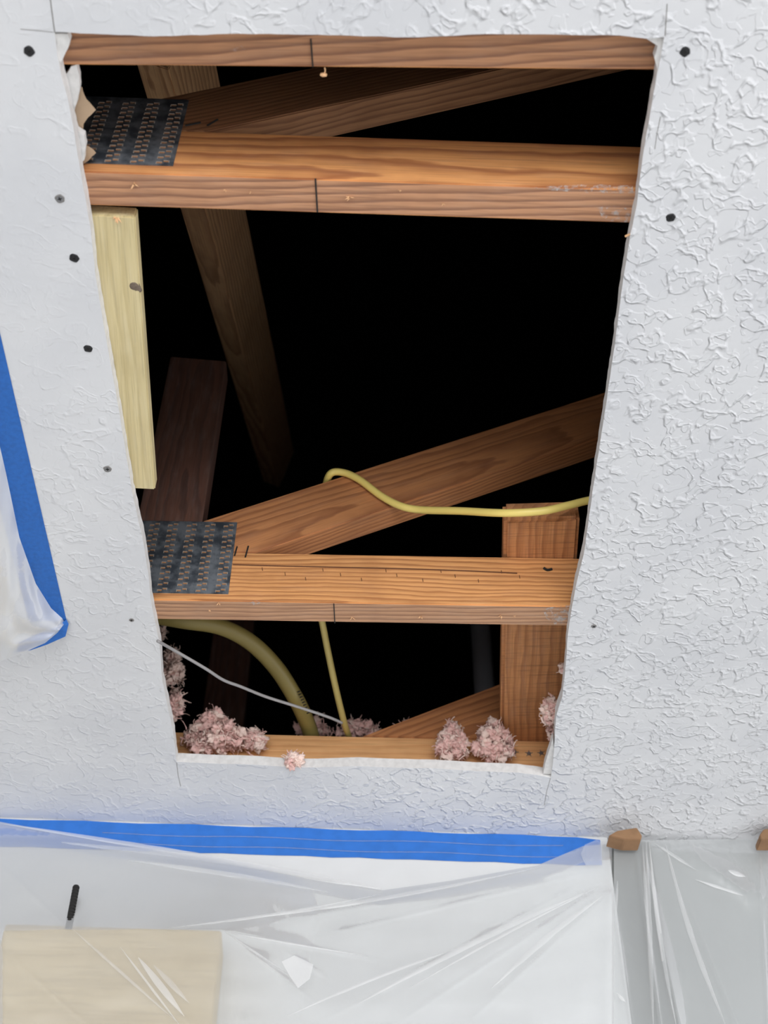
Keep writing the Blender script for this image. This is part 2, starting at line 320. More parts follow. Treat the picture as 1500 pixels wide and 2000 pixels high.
# ------------------------------------------------------------------ trusses
def clip(poly, a, b, c):            # keep a*x + b*y >= c
    out = []
    for i in range(len(poly)):
        p, q = poly[i], poly[(i+1) % len(poly)]; fp = a*p[0]+b*p[1]-c; fq = a*q[0]+b*q[1]-c
        if fp >= 0: out.append(p)
        if fp*fq < 0: t = fp/(fp-fq); out.append((p[0]+(q[0]-p[0])*t, p[1]+(q[1]-p[1])*t))
    return out
class Truss:
    """a vertical plane; u runs along the chord, v is up, from its underside"""
    def __init__(s, near_l, near_r, label):
        a = at_z(*near_l, ZJ); b = at_z(*near_r, ZJ); s.o = a; s.d = (b-a).normalized(); s.back = Vector((-s.d.y, s.d.x, 0)); s.len = (b-a).length
        s.root = empty('roof_truss', a, label, 'roof truss')
    def uv(s, px, py, depth=0):
        p = at_pl(px, py, s.o+s.back*depth, s.back) - s.o; return (p.dot(s.d), p.z)
    def pt(s, u, v, dep=0): return s.o + s.d*u + Vector((0, 0, v)) + s.back*dep
    def prism(s, name, poly, axis, mats, mat_of=None, dep=(0, 1.5*IN), parent=None, bev=.0015):
        org = poly[0]; ax = Vector((axis[0], axis[1])).normalized()
        X = s.d*ax.x + Vector((0, 0, ax.y)); Mx = frame_M(s.pt(*org), X, s.back)      # local x along grain, y into depth
        inv = Mx.inverted(); bm = bmesh.new()
        f = [bm.verts.new(inv @ s.pt(u, v, dep[0])) for u, v in poly]; g = [bm.verts.new(inv @ s.pt(u, v, dep[1])) for u, v in poly]
        bm.faces.new(f); bm.faces.new(g[::-1])
        for i in range(len(f)):
            j = (i+1) % len(f); fc = bm.faces.new((f[i], g[i], g[j], f[j]))
            if mat_of: fc.material_index = mat_of(poly[i], poly[j])
        if bev: bmesh.ops.bevel(bm, geom=bm.edges[:], offset=bev, segments=2, affect='EDGES')
        return mesh_obj(name, bm, mats, parent or s.root, Mx)
    def chord(s, u0, u1, mats, h=3.5*IN):
        return s.prism('bottom_chord', [(u0, 0), (u1, 0), (u1, h), (u0, h)], (1, 0), mats, lambda p, q: 1 if (p[1] == 0 and q[1] == 0) else 0)
    def band(s, p, q, wd, side, ext=(0, 0)):   # rectangle along p->q, wd wide to the given side
        d = Vector((q[0]-p[0], q[1]-p[1])).normalized(); n = Vector((-d.y, d.x))*side*wd; p = Vector(p)-d*ext[0]; q = Vector(q)+d*ext[1]
        return [tuple(p), tuple(q), tuple(q+n), tuple(p+n)], tuple(d)

def near_pts(far_l, far_r):        # far lower edge in pixels -> truss origin on near lower edge
    a = at_z(*far_l, ZJ); b = at_z(*far_r, ZJ); d = (b-a).normalized(); back = Vector((-d.y, d.x, 0)); return a-back*1.5*IN, b-back*1.5*IN
def truss_from(far_l, far_r, label):
    t = Truss(far_l, far_r, label); a, b = near_pts(far_l, far_r); t.o = a; t.root.location = a; return t

def nail_plate(t, u0, u1, v0, v1, holes=True):
    """toothed steel connector plate on the near face"""
    bm = bmesh.new(); Mx = frame_M(t.pt(u0, v0, -.0012), t.d, t.back); inv = Mx.inverted()
    W, H = u1-u0, v1-v0     # local: x along, y depth, z -> which way is up
    up = (inv.to_3x3() @ Vector((0, 0, 1))).z
    def bx(x0, x1, z0, z1, y0, y1, mi):
        box(bm, x0, x1, y0, y1, min(z0*up, z1*up), max(z0*up, z1*up), mi)
    bx(0, W, 0, H, 0, .0011, 0)
    px, pz = 1.0*IN, .40*IN; nx = int(W/px); nz = int(H/pz)
    for i in range(nx+1):
        cx = W - .42*IN - i*px
        if cx < .1*IN: continue
        for k in range(nz):
            for s_, off in ((-1, 0), (1, .5)):
                cz = .16*IN + (k+off*.55)*pz; x = cx + s_*.14*IN + random.uniform(-1, 1)*.0003
                if cz > H-.1*IN: continue
                bx(x-.115*IN, x+.115*IN, cz-.036*IN, cz+.036*IN, -.0002, .0002, 2)        # slot
                bx(x-.115*IN, x+.115*IN, cz+.036*IN, cz+.056*IN, -.0009, .0002, 1)        # raised lip
                bx(x+(s_*.11-.014)*IN, x+(s_*.11+.014)*IN, cz-.085*IN, cz+.056*IN, -.001, .0002, 1)    # curled end
    return mesh_obj('nail_plate', bm, [M_STEEL, M_STEEL_L, M_SLOT], t.root, Mx)

def chip(parent, P, r, m=None, nrm=Vector((0, 0, -1)), seed=0):
    """little splintered fibre tuft around a pulled screw hole"""
    bm = bmesh.new(); rnd = random.Random(seed)
    for k in range(6):
        a = rnd.uniform(0, 6.28); t = nrm.orthogonal().normalized(); s = nrm.cross(t); d = (t*math.cos(a)+s*math.sin(a)); e = d.cross(nrm)
        b0 = P + d*r*.2; tip = P + d*r*rnd.uniform(.6, 1.2) + nrm*r*rnd.uniform(.3, .9)
        vs = [bm.verts.new(x) for x in (b0+e*r*.22, b0-e*r*.22, tip, b0+nrm*r*.25)]
        for f in ((0,1,2),(0,3,2),(1,3,2),(0,1,3)): bm.faces.new([vs[i] for i in f])
    o = mesh_obj('splinter', bm, m or M_SPL, parent); tag(o, 'raised pale wood splinters around a screw hole'); return o
def pencil(t, pxa, ya, pxb, yb, z=-.0003, m=None, r=.0008):
    bm = bmesh.new(); a = at_z(pxa, ya, ZJ+z); b = at_z(pxb, yb, ZJ+z); tube(bm, [a, b], r, 6)
    o = mesh_obj('pencil_line', bm, m or M_DARK, t.root); tag(o, 'dark layout line drawn across the underside')

# truss 1: only the underside shows
T1 = truss_from((130, 127), (1285, 137), 'nearest roof truss, its dusty underside along the top edge of the opening')
T1.chord(-1.2, 1.9, [M_SIDE, M_BOT1]); pencil(T1, 607, 76, 611, 131)
# truss 2
T2 = truss_from((165, 401), (1232, 436), 'roof truss just below the topmost one, with orange side and dark nail plate')
T2.chord(-1.2, 1.9, [M_SIDE, M_BOT])
C35 = 3.5*IN
lo = [T2.uv(520, 232), T2.uv(960, 137)]
pl_, d_ = T2.band(lo[0], lo[1], C35, 1, (.5, 1.6)); ub = T2.uv(300, 210)[0]
pl_ = clip(clip(pl_, 0, 1, C35+.0004), 1, 0, ub+.001); T2.prism('web', pl_, d_, M_WEB_SHADE)
a = T2.uv(338, 325); b = T2.uv(372, 197); nail_plate(T2, a[0]-6.2*IN, a[0], a[1]+.0, b[1])
pencil(T2, 616, 349, 620, 414, r=.0009)
for i, (x, y) in enumerate(((262,360),(683,386),(440,372),(866,399),(490,376),(780,372))): chip(T2.root, at_z(x, y, ZJ), .0045 if i < 2 else .0022, seed=i)
# truss 3
T3 = truss_from((305, 1210), (1110, 1223), 'roof truss with grey nail plate and diagonal web that the yellow cable drapes over')
T3.chord(-1.2, 1.9, [M_SIDE2, M_BOT3])
ub = T3.uv(396, 1010)[0]
pl_, d_ = T3.band(T3.uv(400, 1016), T3.uv(1180, 766), C35, -1, (.3, 1.4))
pl_ = clip(clip(pl_, 0, 1, C35+.0004), 1, 0, ub+.001); T3.prism('web', pl_, d_, M_WEB)
vt = T3.uv(445, 705)[1]
T3.prism('web', [(ub-C35, C35+.0004), (ub, C35+.0004), (ub, vt), (ub-C35, vt+.01)], (0, 1), M_RED_SHADE)
a = T3.uv(446, 1161); b = T3.uv(455, 1021); nail_plate(T3, a[0]-6.5*IN, a[0], a[1], b[1])
pencil(T3, 652, 1179, 654, 1217, r=.0007)
for i, (x, y) in enumerate(((428,1178),(822,1204),(688,1207),(978,1203),(1005,1203),(410,1192))): chip(T3.root, at_z(x, y, ZJ), .0042 if i < 4 else .002, seed=20+i)
# crayon ticks beside the plates, a split and a knot on the near face
def face_mark(t, p, q, r, m, name='crayon_mark', lab=None):
    bm = bmesh.new(); a = t.pt(*t.uv(*p), -.0002); b = t.pt(*t.uv(*q), -.0002); tube(bm, [a, b], r, 6)
    o = mesh_obj(name, bm, m, t.root)
    if lab: tag(o, lab)
for p, q in (((463,1068),(458,1086)),((485,1067),(479,1089))): face_mark(T3, p, q, .0012, M_DARK, lab='short black crayon tick beside the nail plate')
for p, q in (((405,246),(425,234)),((362,246),(392,240))): face_mark(T2, p, q, .0013, M_DARK, lab='short black crayon tick beside the nail plate')
M_SPLIT = flat('dark_split', (.13, .05, .02), .9)
pts = [(455,1103),(560,1106),(700,1109),(820,1112),(930,1116),(1010,1120)]
bm = bmesh.new(); tube(bm, [T3.pt(*T3.uv(*p), -.0001) for p in pts], .0011, 6); tag(mesh_obj('split', bm, M_SPLIT, T3.root), 'long dark split running along the near face')
bm = bmesh.new(); tube(bm, [T3.pt(*T3.uv(*p), -.0005) for p in ((1062,1110),(1069,1114),(1078,1112))], .002, 6); tag(mesh_obj('knot', bm, M_DARK, T3.root), 'small dark knot')
for i in range(14):
    x = 520+i*38+random.uniform(-12, 12); y = 1090+(i % 3)*9 + (x-450)*.012; face_mark(T3, (x, y+18), (x+1, y+24), .0005, M_SPLIT, 'tick')
# truss 4 (end truss behind the bottom edge)
T4 = truss_from((345, 1572), (1080, 1591), 'far pale orange truss chord behind the bottom edge of the opening')
# place so that its near top edge reads along y 1433..1450
v = C35
def near_from_top(p, q):
    a = at_z(*p, ZJ+C35); b = at_z(*q, ZJ+C35); a.z = b.z = ZJ; d = (b-a).normalized(); return a, d
a, d = near_from_top((480, 1433), (1080, 1448)); T4.o = a; T4.d = d; T4.back = Vector((-d.y, d.x, 0)); T4.root.location = a
T4.chord(-1.2, 1.6, [M_LEDGE, M_BOT])
pl_, d_ = T4.band(T4.uv(760, 1418), T4.uv(975, 1336), C35, -1, (.2, 1.2)); pl_ = clip(pl_, 0, 1, C35+.0004); T4.prism('web', pl_, d_, M_WEB)
for i, (x, y) in enumerate(((1005,1469),(1033,1472),(1057,1471))):
    P = T4.pt(*T4.uv(x, y), 0); bm = bmesh.new(); Mx = frame_M(P, T4.d, T4.back)
    bmesh.ops.create_cone(bm, cap_ends=True, segments=14, radius1=.0036, radius2=.0030, depth=.0024, matrix=Mx @ Matrix.Rotation(math.pi/2, 4, 'X'))
    for k in range(5):
        a_ = k*1.25+i; box(bm, .002, .0062, -.0006, .0006, -.0005, .0005, M=Mx @ Matrix.Rotation(a_, 4, 'Y'))
    tag(mesh_obj('nail', bm, M_ZINC, T4.root), 'dark nail head in a small torn halo')

# ------------------------------------------------------------------ loose framing
def board(name, X0, X1, wdir_, W, T, m, bev=.002):
    """board from X0 to X1 (one long edge), W wide along wdir_, T thick along x cross w"""
    Mx = frame_M(X0, X1-X0, wdir_); bm = bmesh.new(); box(bm, 0, (X1-X0).length, 0, W, 0, T)
    bmesh.ops.bevel(bm, geom=bm.edges[:], offset=bev, segments=3, affect='EDGES'); return mesh_obj(name, bm, m, None, Mx)
# flat brace lying over trusses 3 and 4
zt = ZJ+C35+.0006
bl, br = at_z(974, 1446, zt), at_z(1105, 1449, zt); nl, nr = at_z(988, 1013, zt), at_z(1129, 1016, zt)
c0 = (nl+nr)/2; c1 = (bl+br)/2; dd = (c1-c0).normalized(); sd = Vector((dd.y, -dd.x, 0)); wd = ((nl-nr).length+(bl-br).length)/4
X0 = c0 + sd*wd; Mx = frame_M(X0, dd, -sd); bm = bmesh.new(); box(bm, 0, (c1-c0).length+.12, 0, 2*wd, 0, 1.45*IN)
bmesh.ops.bevel(bm, geom=bm.edges[:], offset=.005, segments=4, affect='EDGES')
o = mesh_obj('flat_brace', bm, M_SAWN, None, Mx); tag(o, 'rough flat board lying across the top of two chords at the lower right', 'brace board')
# long brace rising away behind truss 2
P1 = at_d(400, 405, 66*1.17*IN); P2 = at_d(486, 730, 89.5*1.17*IN); ax = (P2-P1).normalized()
v1 = (P1-CAM).normalized(); lft = v1.cross(ax).normalized()
if (ROT.transposed() @ lft).x > 0: lft = -lft
awy = ax.cross(lft).normalized()
if awy.dot(v1) < 0: awy = -awy
th = math.radians(36.9)
na = (lft*math.cos(th) + awy*math.sin(th)); nb = (-lft*math.sin(th) + awy*math.cos(th))
s0 = (T2.pt(0, 0, 1.5*IN+.001)-P1).dot(T2.back)/ax.dot(T2.back)
A0 = P1 + ax*(s0+.012); A1 = P1 + ax*1.6
Mx = frame_M(A0, ax, nb); bm = bmesh.new(); zs = 1 if Mx.col[2].to_3d().dot(na) > 0 else -1
box(bm, 0, (A1-A0).length, 0, 4.1*IN, 0 if zs > 0 else -1.75*IN, 1.75*IN if zs > 0 else 0)
bmesh.ops.bevel(bm, geom=bm.edges[:], offset=.0015, segments=2, affect='EDGES')
tag(mesh_obj('diagonal_brace', bm, M_WEBG, None, Mx), 'tan brace running down and back into the dark from behind the second chord', 'brace')
# dim post deep in attic, faint vent pipe
zp = ZJ; a = at_d(395, 1400, 2.9); b = at_d(470, 1400, 2.45)
Mx = Matrix.Translation(Vector((a.x, a.y, zp))); bm = bmesh.new(); box(bm, 0, C35, 0, .038, 0, 1.2)
bmesh.ops.bevel(bm, geom=bm.edges[:], offset=.0015, segments=2, affect='EDGES')
Mx = Mx @ Matrix.Rotation(-math.pi/2, 4, 'Y') ; bm.free(); bm = bmesh.new(); box(bm, 0, 1.2, 0, .038, -C35, 0)
bmesh.ops.bevel(bm, geom=bm.edges[:], offset=.0015, segments=2, affect='EDGES')
tag(mesh_obj('attic_post', bm, M_RED_SHADE, None, Mx), 'dim brown upright post deep in the attic behind the hose', 'post')
a = at_d(945, 1330, 2.9); bm = bmesh.new(); P = [Vector((a.x, a.y, ZJ)), Vector((a.x, a.y, ZJ+.95))]
tube(bm, P, .022, 20); tag(mesh_obj('vent_pipe', bm, flat('grey_pipe', (.25, .25, .27), .5), None), 'faint grey vertical pipe in the dark left of the flat board', 'pipe')

# yellow treated backing board on the drywall's back
z1 = ZJ + .0004
R0, R1 = at_z(264, 424, z1), at_z(303, 957, z1); L1 = at_z(258-14, 957, z1)
dd = (R1-R0).normalized(); sd = Vector((-dd.y, dd.x, 0)); back = bpy.data.objects
Mx = frame_M(R0 - Vector((0, 0, 0)), dd, sd); bm = bmesh.new(); up = 1 if Mx.col[2].z > 0 else -1
box(bm, 0, (R1-R0).length, 0, C35, 0 if up > 0 else -.75*IN, .75*IN if up > 0 else 0)
bmesh.ops.bevel(bm, geom=bm.edges[:], offset=.0015, segments=2, affect='EDGES')
yb = mesh_obj('backing_board', bm, M_YEL, None, Mx); tag(yb, 'pale yellow backing board screwed along the left edge of the opening', 'board')
kn = at_z(268, 563, z1); bm = bmesh.new()
for k in range(3): bmesh.ops.create_icosphere(bm, subdivisions=2, radius=.0062-.0012*k, matrix=Matrix.Translation(kn+Vector((-.003+.002*k, (k-1)*.0025, .0012))) @ Matrix.Diagonal((1, 1, .35, 1)))
o = mesh_obj('knot', bm, flat('grey_knot', (.16, .12, .09), .8, noise_amt=.5, nscale=400), yb, smooth=True); tag(o, 'grey-brown loose knot')
P = at_z(228, 424, z1); chip(yb, P, .006, M_SPL, seed=44)

# ------------------------------------------------------------------ ragged drywall flap at upper left
def ragged(pts, z, th, m, name, parent=None, tilt=0, amp=.0012, seed=1, n=.004):
    P = refine([at_z(x, y, z) for x, y in pts], n, amp, seed); x0 = min(p.x for p in P)
    P = [Vector((p.x, p.y, p.z + (p.x-x0)*tilt)) for p in P]
    bm = bmesh.new(); lo_ = [bm.verts.new(p) for p in P]; hi_ = [bm.verts.new(p+Vector((0, 0, th))) for p in P]
    e1 = [bm.edges.new((lo_[i], lo_[(i+1) % len(P)])) for i in range(len(P))]; bmesh.ops.triangle_fill(bm, edges=e1, use_beauty=True)
    e2 = [bm.edges.new((hi_[i], hi_[(i+1) % len(P)])) for i in range(len(P))]; bmesh.ops.triangle_fill(bm, edges=e2, use_beauty=True)
    for i in range(len(P)): j = (i+1) % len(P); bm.faces.new((lo_[i], lo_[j], hi_[j], hi_[i]))
    return mesh_obj(name, bm, m, parent)
zf = ZJ + .001
fl = empty('drywall_flap', at_z(150, 230, zf), 'torn drywall scrap with brown paper at the upper left corner of the opening', 'drywall scrap')
ragged([(128,150),(136,128),(150,125),(156,150),(152,185),(143,225),(150,255),(162,262),(168,285),(166,312),(152,328),(140,300),(128,240)], zf, .009, M_GYP, 'gypsum_core', fl, seed=2, amp=.002)
ragged([(140,210),(151,170),(160,172),(168,195),(187,217),(170,230),(161,243),(160,258),(164,285),(187,301),(172,314),(150,326),(140,290)], zf+.0095, .0012, M_PAPER, 'paper_backing', fl, tilt=.1, seed=3, amp=.002)
# broken plaster lips in the corners
def lip(pts, label): tag(ragged(pts, HC+.003, .010, M_GYP, 'drywall_crumb', None, seed=5, amp=.0012), label, 'drywall scrap')
lip([(108,66),(132,68),(136,80),(133,95),(118,122),(112,110)], 'grey broken drywall lip in the top left corner of the opening')
lip([(1262,74),(1297,74),(1290,110),(1284,135),(1278,112),(1284,90)], 'grey broken drywall lip in the top right corner of the opening')
lip([(1080,1440),(1083,1470),(1078,1512),(1060,1512),(1068,1480),(1074,1462)], 'white broken drywall lip in the lower right corner of the opening')
# plaster smears left on the undersides
def smear(t, pts, k):
    o = ragged(pts, ZJ-.0006, .0004, M_DUST, 'plaster_smear', t.root, seed=k, amp=.0016, n=.003); tag(o, 'white smear of plaster dust')
smear(T2, [(1165,405),(1205,402),(1228,408),(1234,430),(1215,434),(1180,431)], 31); smear(T2, [(1040,366),(1120,362),(1236,362),(1236,378),(1150,376),(1080,372)], 32)
smear(T3, [(1060,1190),(1090,1184),(1114,1184),(1110,1216),(1080,1220),(1066,1206)], 33); smear(T3, [(486,1176),(500,1173),(509,1178),(494,1182)], 34); smear(T1, [(452,96),(470,88),(478,94),(462,104)], 35)
# dangling splinter under truss 1, small chip at right edge
bm = bmesh.new(); a = at_z(634, 132, ZJ); b = at_z(632, 146, ZJ-.004); tube(bm, [a, a.lerp(b, .5)+Vector((.001, 0, 0)), b], .0006, 6)
bmesh.ops.create_icosphere(bm, subdivisions=1, radius=.0032, matrix=Matrix.Translation(b) @ Matrix.Diagonal((1.2, .6, 1, 1)))
tag(mesh_obj('wood_splinter', bm, M_SPL), 'tiny orange splinter dangling below the topmost chord', 'splinter')
bm = bmesh.new(); a = at_z(1221, 462, HC+.004); b = at_z(1236, 455, HC+.004); tube(bm, [a, b], .0012, 6)
tag(mesh_obj('wood_splinter', bm, M_SPL), 'tiny pale chip on the right edge of the opening', 'splinter')

# ------------------------------------------------------------------ screws
def screw(px, py, r, dark, label):
    P = at_z(px, py, HC); root = empty('drywall_screw', P, label, 'screw', 'screws in the ceiling')
    bm = bmesh.new(); n = 20                      # ragged paper dimple
    for a0 in range(n):
        a, b = 2*math.pi*a0/n, 2*math.pi*(a0+1)/n
        f = lambda a, q, z: Vector((P.x+math.cos(a)*r*q*(1+.07*math.sin(a*5+px)), P.y+math.sin(a)*r*q*(1+.07*math.cos(a*4+py)), HC+z))
        v = [bm.verts.new(x) for x in (f(a, 1.28, -.0001), f(b, 1.28, -.0001), f(b, 1.02, -.0008), f(a, 1.02, -.0008))]; bm.faces.new(v)
        v = [bm.verts.new(x) for x in (f(a, 1.02, -.0008), f(b, 1.02, -.0008), f(b, .9, -.0002), f(a, .9, -.0002))]; bm.faces.new(v)
    mesh_obj('dimple', bm, M_SCREW if dark else M_LINE, root)
    bm = bmesh.new(); bmesh.ops.create_cone(bm, cap_ends=True, segments=20, radius1=r*.95, radius2=r*.9, depth=.0008, matrix=Matrix.Translation(P+Vector((0, 0, -.0003))))
    mesh_obj('head', bm, M_SCREW if dark else M_ZINC, root)
    bm = bmesh.new()
    for k in range(2): box(bm, -r*.55, r*.55, -r*.13, r*.13, -.0011, -.0006, M=Matrix.Translation(P) @ Matrix.Rotation(.5+k*math.pi/2+px, 4, 'Z'))
    mesh_obj('cross_recess', bm, M_DARK, root)
screw(57,100,.0040,True,'dark screw in the ceiling outside the top left corner of the opening')
screw(1338,101,.0038,True,'dark screw in the ceiling outside the top right corner of the opening')
screw(117,388,.0038,False,'silver-grey cross-head screw left of the second chord, level with its underside')
screw(1310,425,.0038,True,'dark screw right of the opening, level with the second chord')
screw(145,504,.0040,True,'dark screw left of the upper part of the yellow board, below the silver one')
screw(172,681,.0038,True,'dark screw left of the middle of the yellow board')
screw(210,916,.0038,False,'grey screw left of the bottom end of the yellow board')
screw(257,1211,.0026,False,'small screw left of the third chord')
screw(1160,1223,.0028,False,'small screw right of the third chord')

# ------------------------------------------------------------------ cables
def romex(name, pts, r, m, label, cat, flatn=.55):
    bm = bmesh.new(); tube(bm, pts, r, 14, flatn); return tag(mesh_obj(name, bm, m, None, smooth=True), label, cat)
def on3(x, y, off): 
    return T3.pt(*T3.uv(x, y, -off), -off)
pts = [T3.pt(*T3.uv(628, 950), .07), T3.pt(*T3.uv(634, 930), .03), on3(645,926,.006), on3(670,923,.007), on3(702,937,.008), on3(745,969,.008), on3(785,989,.012), on3(825,996,.018), on3(900,998,.05), on3(985,1002,.088), on3(1060,998,.098), on3(1110,987,.098), on3(1165,975,.095), on3(1260,968,.095)]
romex('yellow_cable', pts, .0052, M_CABLE, 'yellow electrical cable draped over the diagonal web and running to the right edge', 'cable', 1.0)
pts = [at_d(x, y, d) for x, y, d in ((596,1040,1.86),(610,1120,1.88),(626,1200,1.90),(640,1270,1.93),(656,1345,1.96),(672,1410,2.0),(684,1465,2.04))]
pts = [at_d(x, y, d+.08) for x, y, d in ((612,1150,1.90),(626,1200,1.90),(640,1270,1.93),(656,1345,1.96),(672,1410,2.0),(682,1440,2.04))]
romex('yellow_cable', pts, .0055, M_CABLE2, 'straight dull yellow cable dropping through the lowest bay', 'cable', .8)
pts = [at_d(x, y, d) for x, y, d in ((290,1200,2.0),(360,1212,2.0),(430,1224,2.02),(490,1255,2.04),(540,1305,2.06),(578,1365,2.08),(600,1412,2.11),(612,1450,2.14))]
ho = romex('yellow_hose', pts, .0125, M_HOSE, 'thick dull yellow hose arching down through the lowest bay', 'hose', 1.0)
bm = bmesh.new()
for k in range(9):
    p = at_d(581+k*2.3, 1352+k*5.2, 2.064); tube(bm, [p, p+Vector((.004, .001, .003))], .0010, 5)
tag(mesh_obj('print', bm, M_DARK, ho), 'small dark printed characters')
pts = [at_d(x, y, d) for x, y, d in ((308,1252,1.74),(340,1270,1.78),(400,1305,1.82),(436,1328,1.85),(470,1341,1.88),(520,1361,1.93),(580,1380,1.97),(640,1400,2.0),(668,1412,2.02))]
romex('thin_wire', pts, .0021, M_WIRE, 'thin grey-white wire slanting from the left edge to the insulation', 'wire', 1.0)

# ------------------------------------------------------------------ insulation
def wool(P, sx, sy, sz, seed, label, n=90, m2=.35, ax=None):
    """torn fibreglass: a heap of small crumpled flocks and torn curling shreds"""
    rnd = random.Random(seed); bm = bmesh.new(); f0 = min(.0085, max(sx, sz)*.5)
    def inside(k=1.0):
        while True:
            q = Vector((rnd.uniform(-1, 1), rnd.uniform(-1, 1), rnd.uniform(-1, 1)))
            if q.length < .5+.45*k*(1+.7*noise.noise(q.normalized()*1.6+Vector((seed*2.7, 0, 0)))): return q
    for i in range(int(n*.55)+10):
        q = inside(); c = P + Vector((q.x*sx, q.y*sy, q.z*sz)); tp_ = 1.15-.42*(q.z+1); c = P + Vector((q.x*sx*tp_, q.y*sy, q.z*sz)); r = f0*rnd.uniform(.5, 1.2)
        g = bmesh.ops.create_icosphere(bm, subdivisions=3, radius=1); sd = Vector((rnd.uniform(0, 90), rnd.uniform(0, 90), 0)); mi = 1 if rnd.random() < m2 else 0
        R_ = Matrix.Rotation(rnd.uniform(0, 6.3), 3, Vector((rnd.gauss(0, 1), rnd.gauss(0, 1), rnd.gauss(0, 1))).normalized()); sc = Vector((1, rnd.uniform(.5, .9), rnd.uniform(.3, .7)))
        for v in g['verts']:
            u = v.co.copy(); k = 1 + .7*noise.noise(u*1.5+sd) + .45*noise.noise(u*3.7+sd) + .25*noise.noise(u*8+sd)
            v.co = c + R_ @ Vector((u.x*sc.x*k, u.y*sc.y*k, u.z*sc.z*k))*r
            for f in v.link_faces: f.material_index = mi
    for i in range(int(n*1.6)):
        q = inside(1.3); tp_ = 1.15-.42*(q.z+1); p = P + Vector((q.x*sx*tp_, q.y*sy, q.z*sz)); L_ = f0*rnd.uniform(.7, 2.2); w_ = L_*rnd.uniform(.12, .3); prev = None; mi = 1 if rnd.random() < m2+.15 else 0
        cur = Vector((rnd.gauss(0, 1), rnd.gauss(0, 1), rnd.gauss(0, 1)+.3)).normalized(); side = cur.cross(Vector((rnd.gauss(0, 1), rnd.gauss(0, 1), rnd.gauss(0, 1)))).normalized()
        for s_ in range(6):
            ww = w_*(1-.16*s_)*rnd.uniform(.6, 1.3); th_ = side.cross(cur).normalized()*w_*.22
            cr = [bm.verts.new(x) for x in (p+side*ww/2, p+th_, p-side*ww/2, p-th_)]
            if prev:
                for k in range(4): bm.faces.new((prev[k], prev[(k+1)%4], cr[(k+1)%4], cr[k])).material_index = mi
            prev = cr; p = p + cur*L_/5; cur = (cur + Vector((rnd.gauss(0, .5), rnd.gauss(0, .5), rnd.gauss(0, .5)))).normalized()
    o = mesh_obj('insulation_tuft', bm, [M_INS, M_INS2], smooth=True); tag(o, label, 'insulation', 'pink fibreglass insulation tufts'); return o
def p4(x, y, off=.0): return T4.pt(*T4.uv(x, y), -off)
def lpx(n): return n/36.0*IN        # pixels to metres near the far chord
wool(p4(418,1456,.03), lpx(86), .026, lpx(46), 1, 'large pink insulation clump in the lower left corner of the opening', 420)
wool(p4(497,1465,.022), lpx(26), .014, lpx(22), 11, 'small pink tuft on the chord right of the corner clump', 90)
wool(p4(338,1345,.05), lpx(32), .02, lpx(50), 2, 'pale pink insulation hanging from the left edge above the corner clump', 200, .85)
wool(p4(346,1420,.05), lpx(24), .02, lpx(36), 12, 'pink insulation wisp on the left edge just above the corner clump', 90, .5)
wool(p4(320,1285,.06), lpx(11), .008, lpx(18), 13, 'tiny pink wisp high on the left edge beside the wire', 26, .8)
b4 = lambda x, y, off: T4.pt(*T4.uv(x, y, off), off)
for i, (x, y, a_, b_, lab) in enumerate(((612,1424,46,18,'pink insulation ridge behind the far chord, under the hose'),(700,1428,64,19,'pink insulation ridge behind the far chord, under the straight yellow cable'),(795,1434,34,18,'pink insulation tuft behind the far chord, at the foot of the slanted web'),(900,1436,42,14,'dusky pink insulation behind the far chord, between the two front tufts'))):
    wool(b4(x, y-2, .065), lpx(a_), .022, lpx(b_), 20+i, lab, 120, .2)
wool(p4(880,1470,.026), lpx(38), .02, lpx(44), 5, 'pink cone-shaped tuft in front of the far chord, left of the flat board', 260)
wool(p4(960,1472,.03), lpx(46), .022, lpx(50), 6, 'pink cone-shaped tuft under the left edge of the flat board beside the nails', 330)
wool(at_z(1078,1388,ZJ+.03), lpx(24), .014, lpx(26), 7, 'pale pink tuft on the right edge beside the flat board', 110, .6)
wool(at_z(1080,1430,ZJ+.03), lpx(14), .012, lpx(16), 8, 'small pink tuft low on the right edge above the corner', 50, .6)
wool(at_z(1100,1305,ZJ+.03), lpx(6), .006, lpx(12), 9, 'tiny pink sliver high on the right edge beside the flat board', 20, .8)
wool(at_z(572,1484,HC+.008), lpx(22), .008, lpx(13), 10, 'small pink scrap lying over the cut white edge at the bottom', 50, .7)

# ------------------------------------------------------------------ tape, plastic, far wall things
def onwall(px, py, off=0.0): return at_pl(px, py, wr + wn*off, wn)
def ribbon(name, top, bot, m, label, off=.0006, thick=.0004):
    bm = bmesh.new(); n = len(top)
    a = [bm.verts.new(onwall(*p, off)) for p in top]; b = [bm.verts.new(onwall(*p, off)) for p in bot]
    for i in range(n-1): bm.faces.new((a[i], a[i+1], b[i+1], b[i]))
    o = mesh_obj(name, bm, m); md = o.modifiers.new('solid', 'SOLIDIFY'); md.thickness = thick
    return tag(o, label, 'tape')
xs = [-420+ (1180+420)*i/30 for i in range(31)]
top = [(x, 1599+x*.0316+1.2*math.sin(x*.03)) for x in xs]; bot = [(x, 1653+x*.0325+1.0*math.sin(x*.05+1)) for x in xs]
top[-1] = (1172, 1641); bot[-1] = (1176, 1689)
tp = ribbon('painter_tape', top, bot, M_TAPE, 'long strip of blue masking tape along the top of the far wall')
# plastic film on tape: long wrinkles
bm = bmesh.new()
for y0, k in ((1622, .028), (1640, .031)):
    P = [onwall(x, y0+x*k+1.5*math.sin(x*.02+y0), .0016) for x in range(200, 1150, 50)]; tube(bm, P, .0009, 6)
tag(mesh_obj('film_wrinkle', bm, plastic('film_wrinkle', .12), tp, smooth=True), 'thin glossy wrinkles of clear film along the tape')

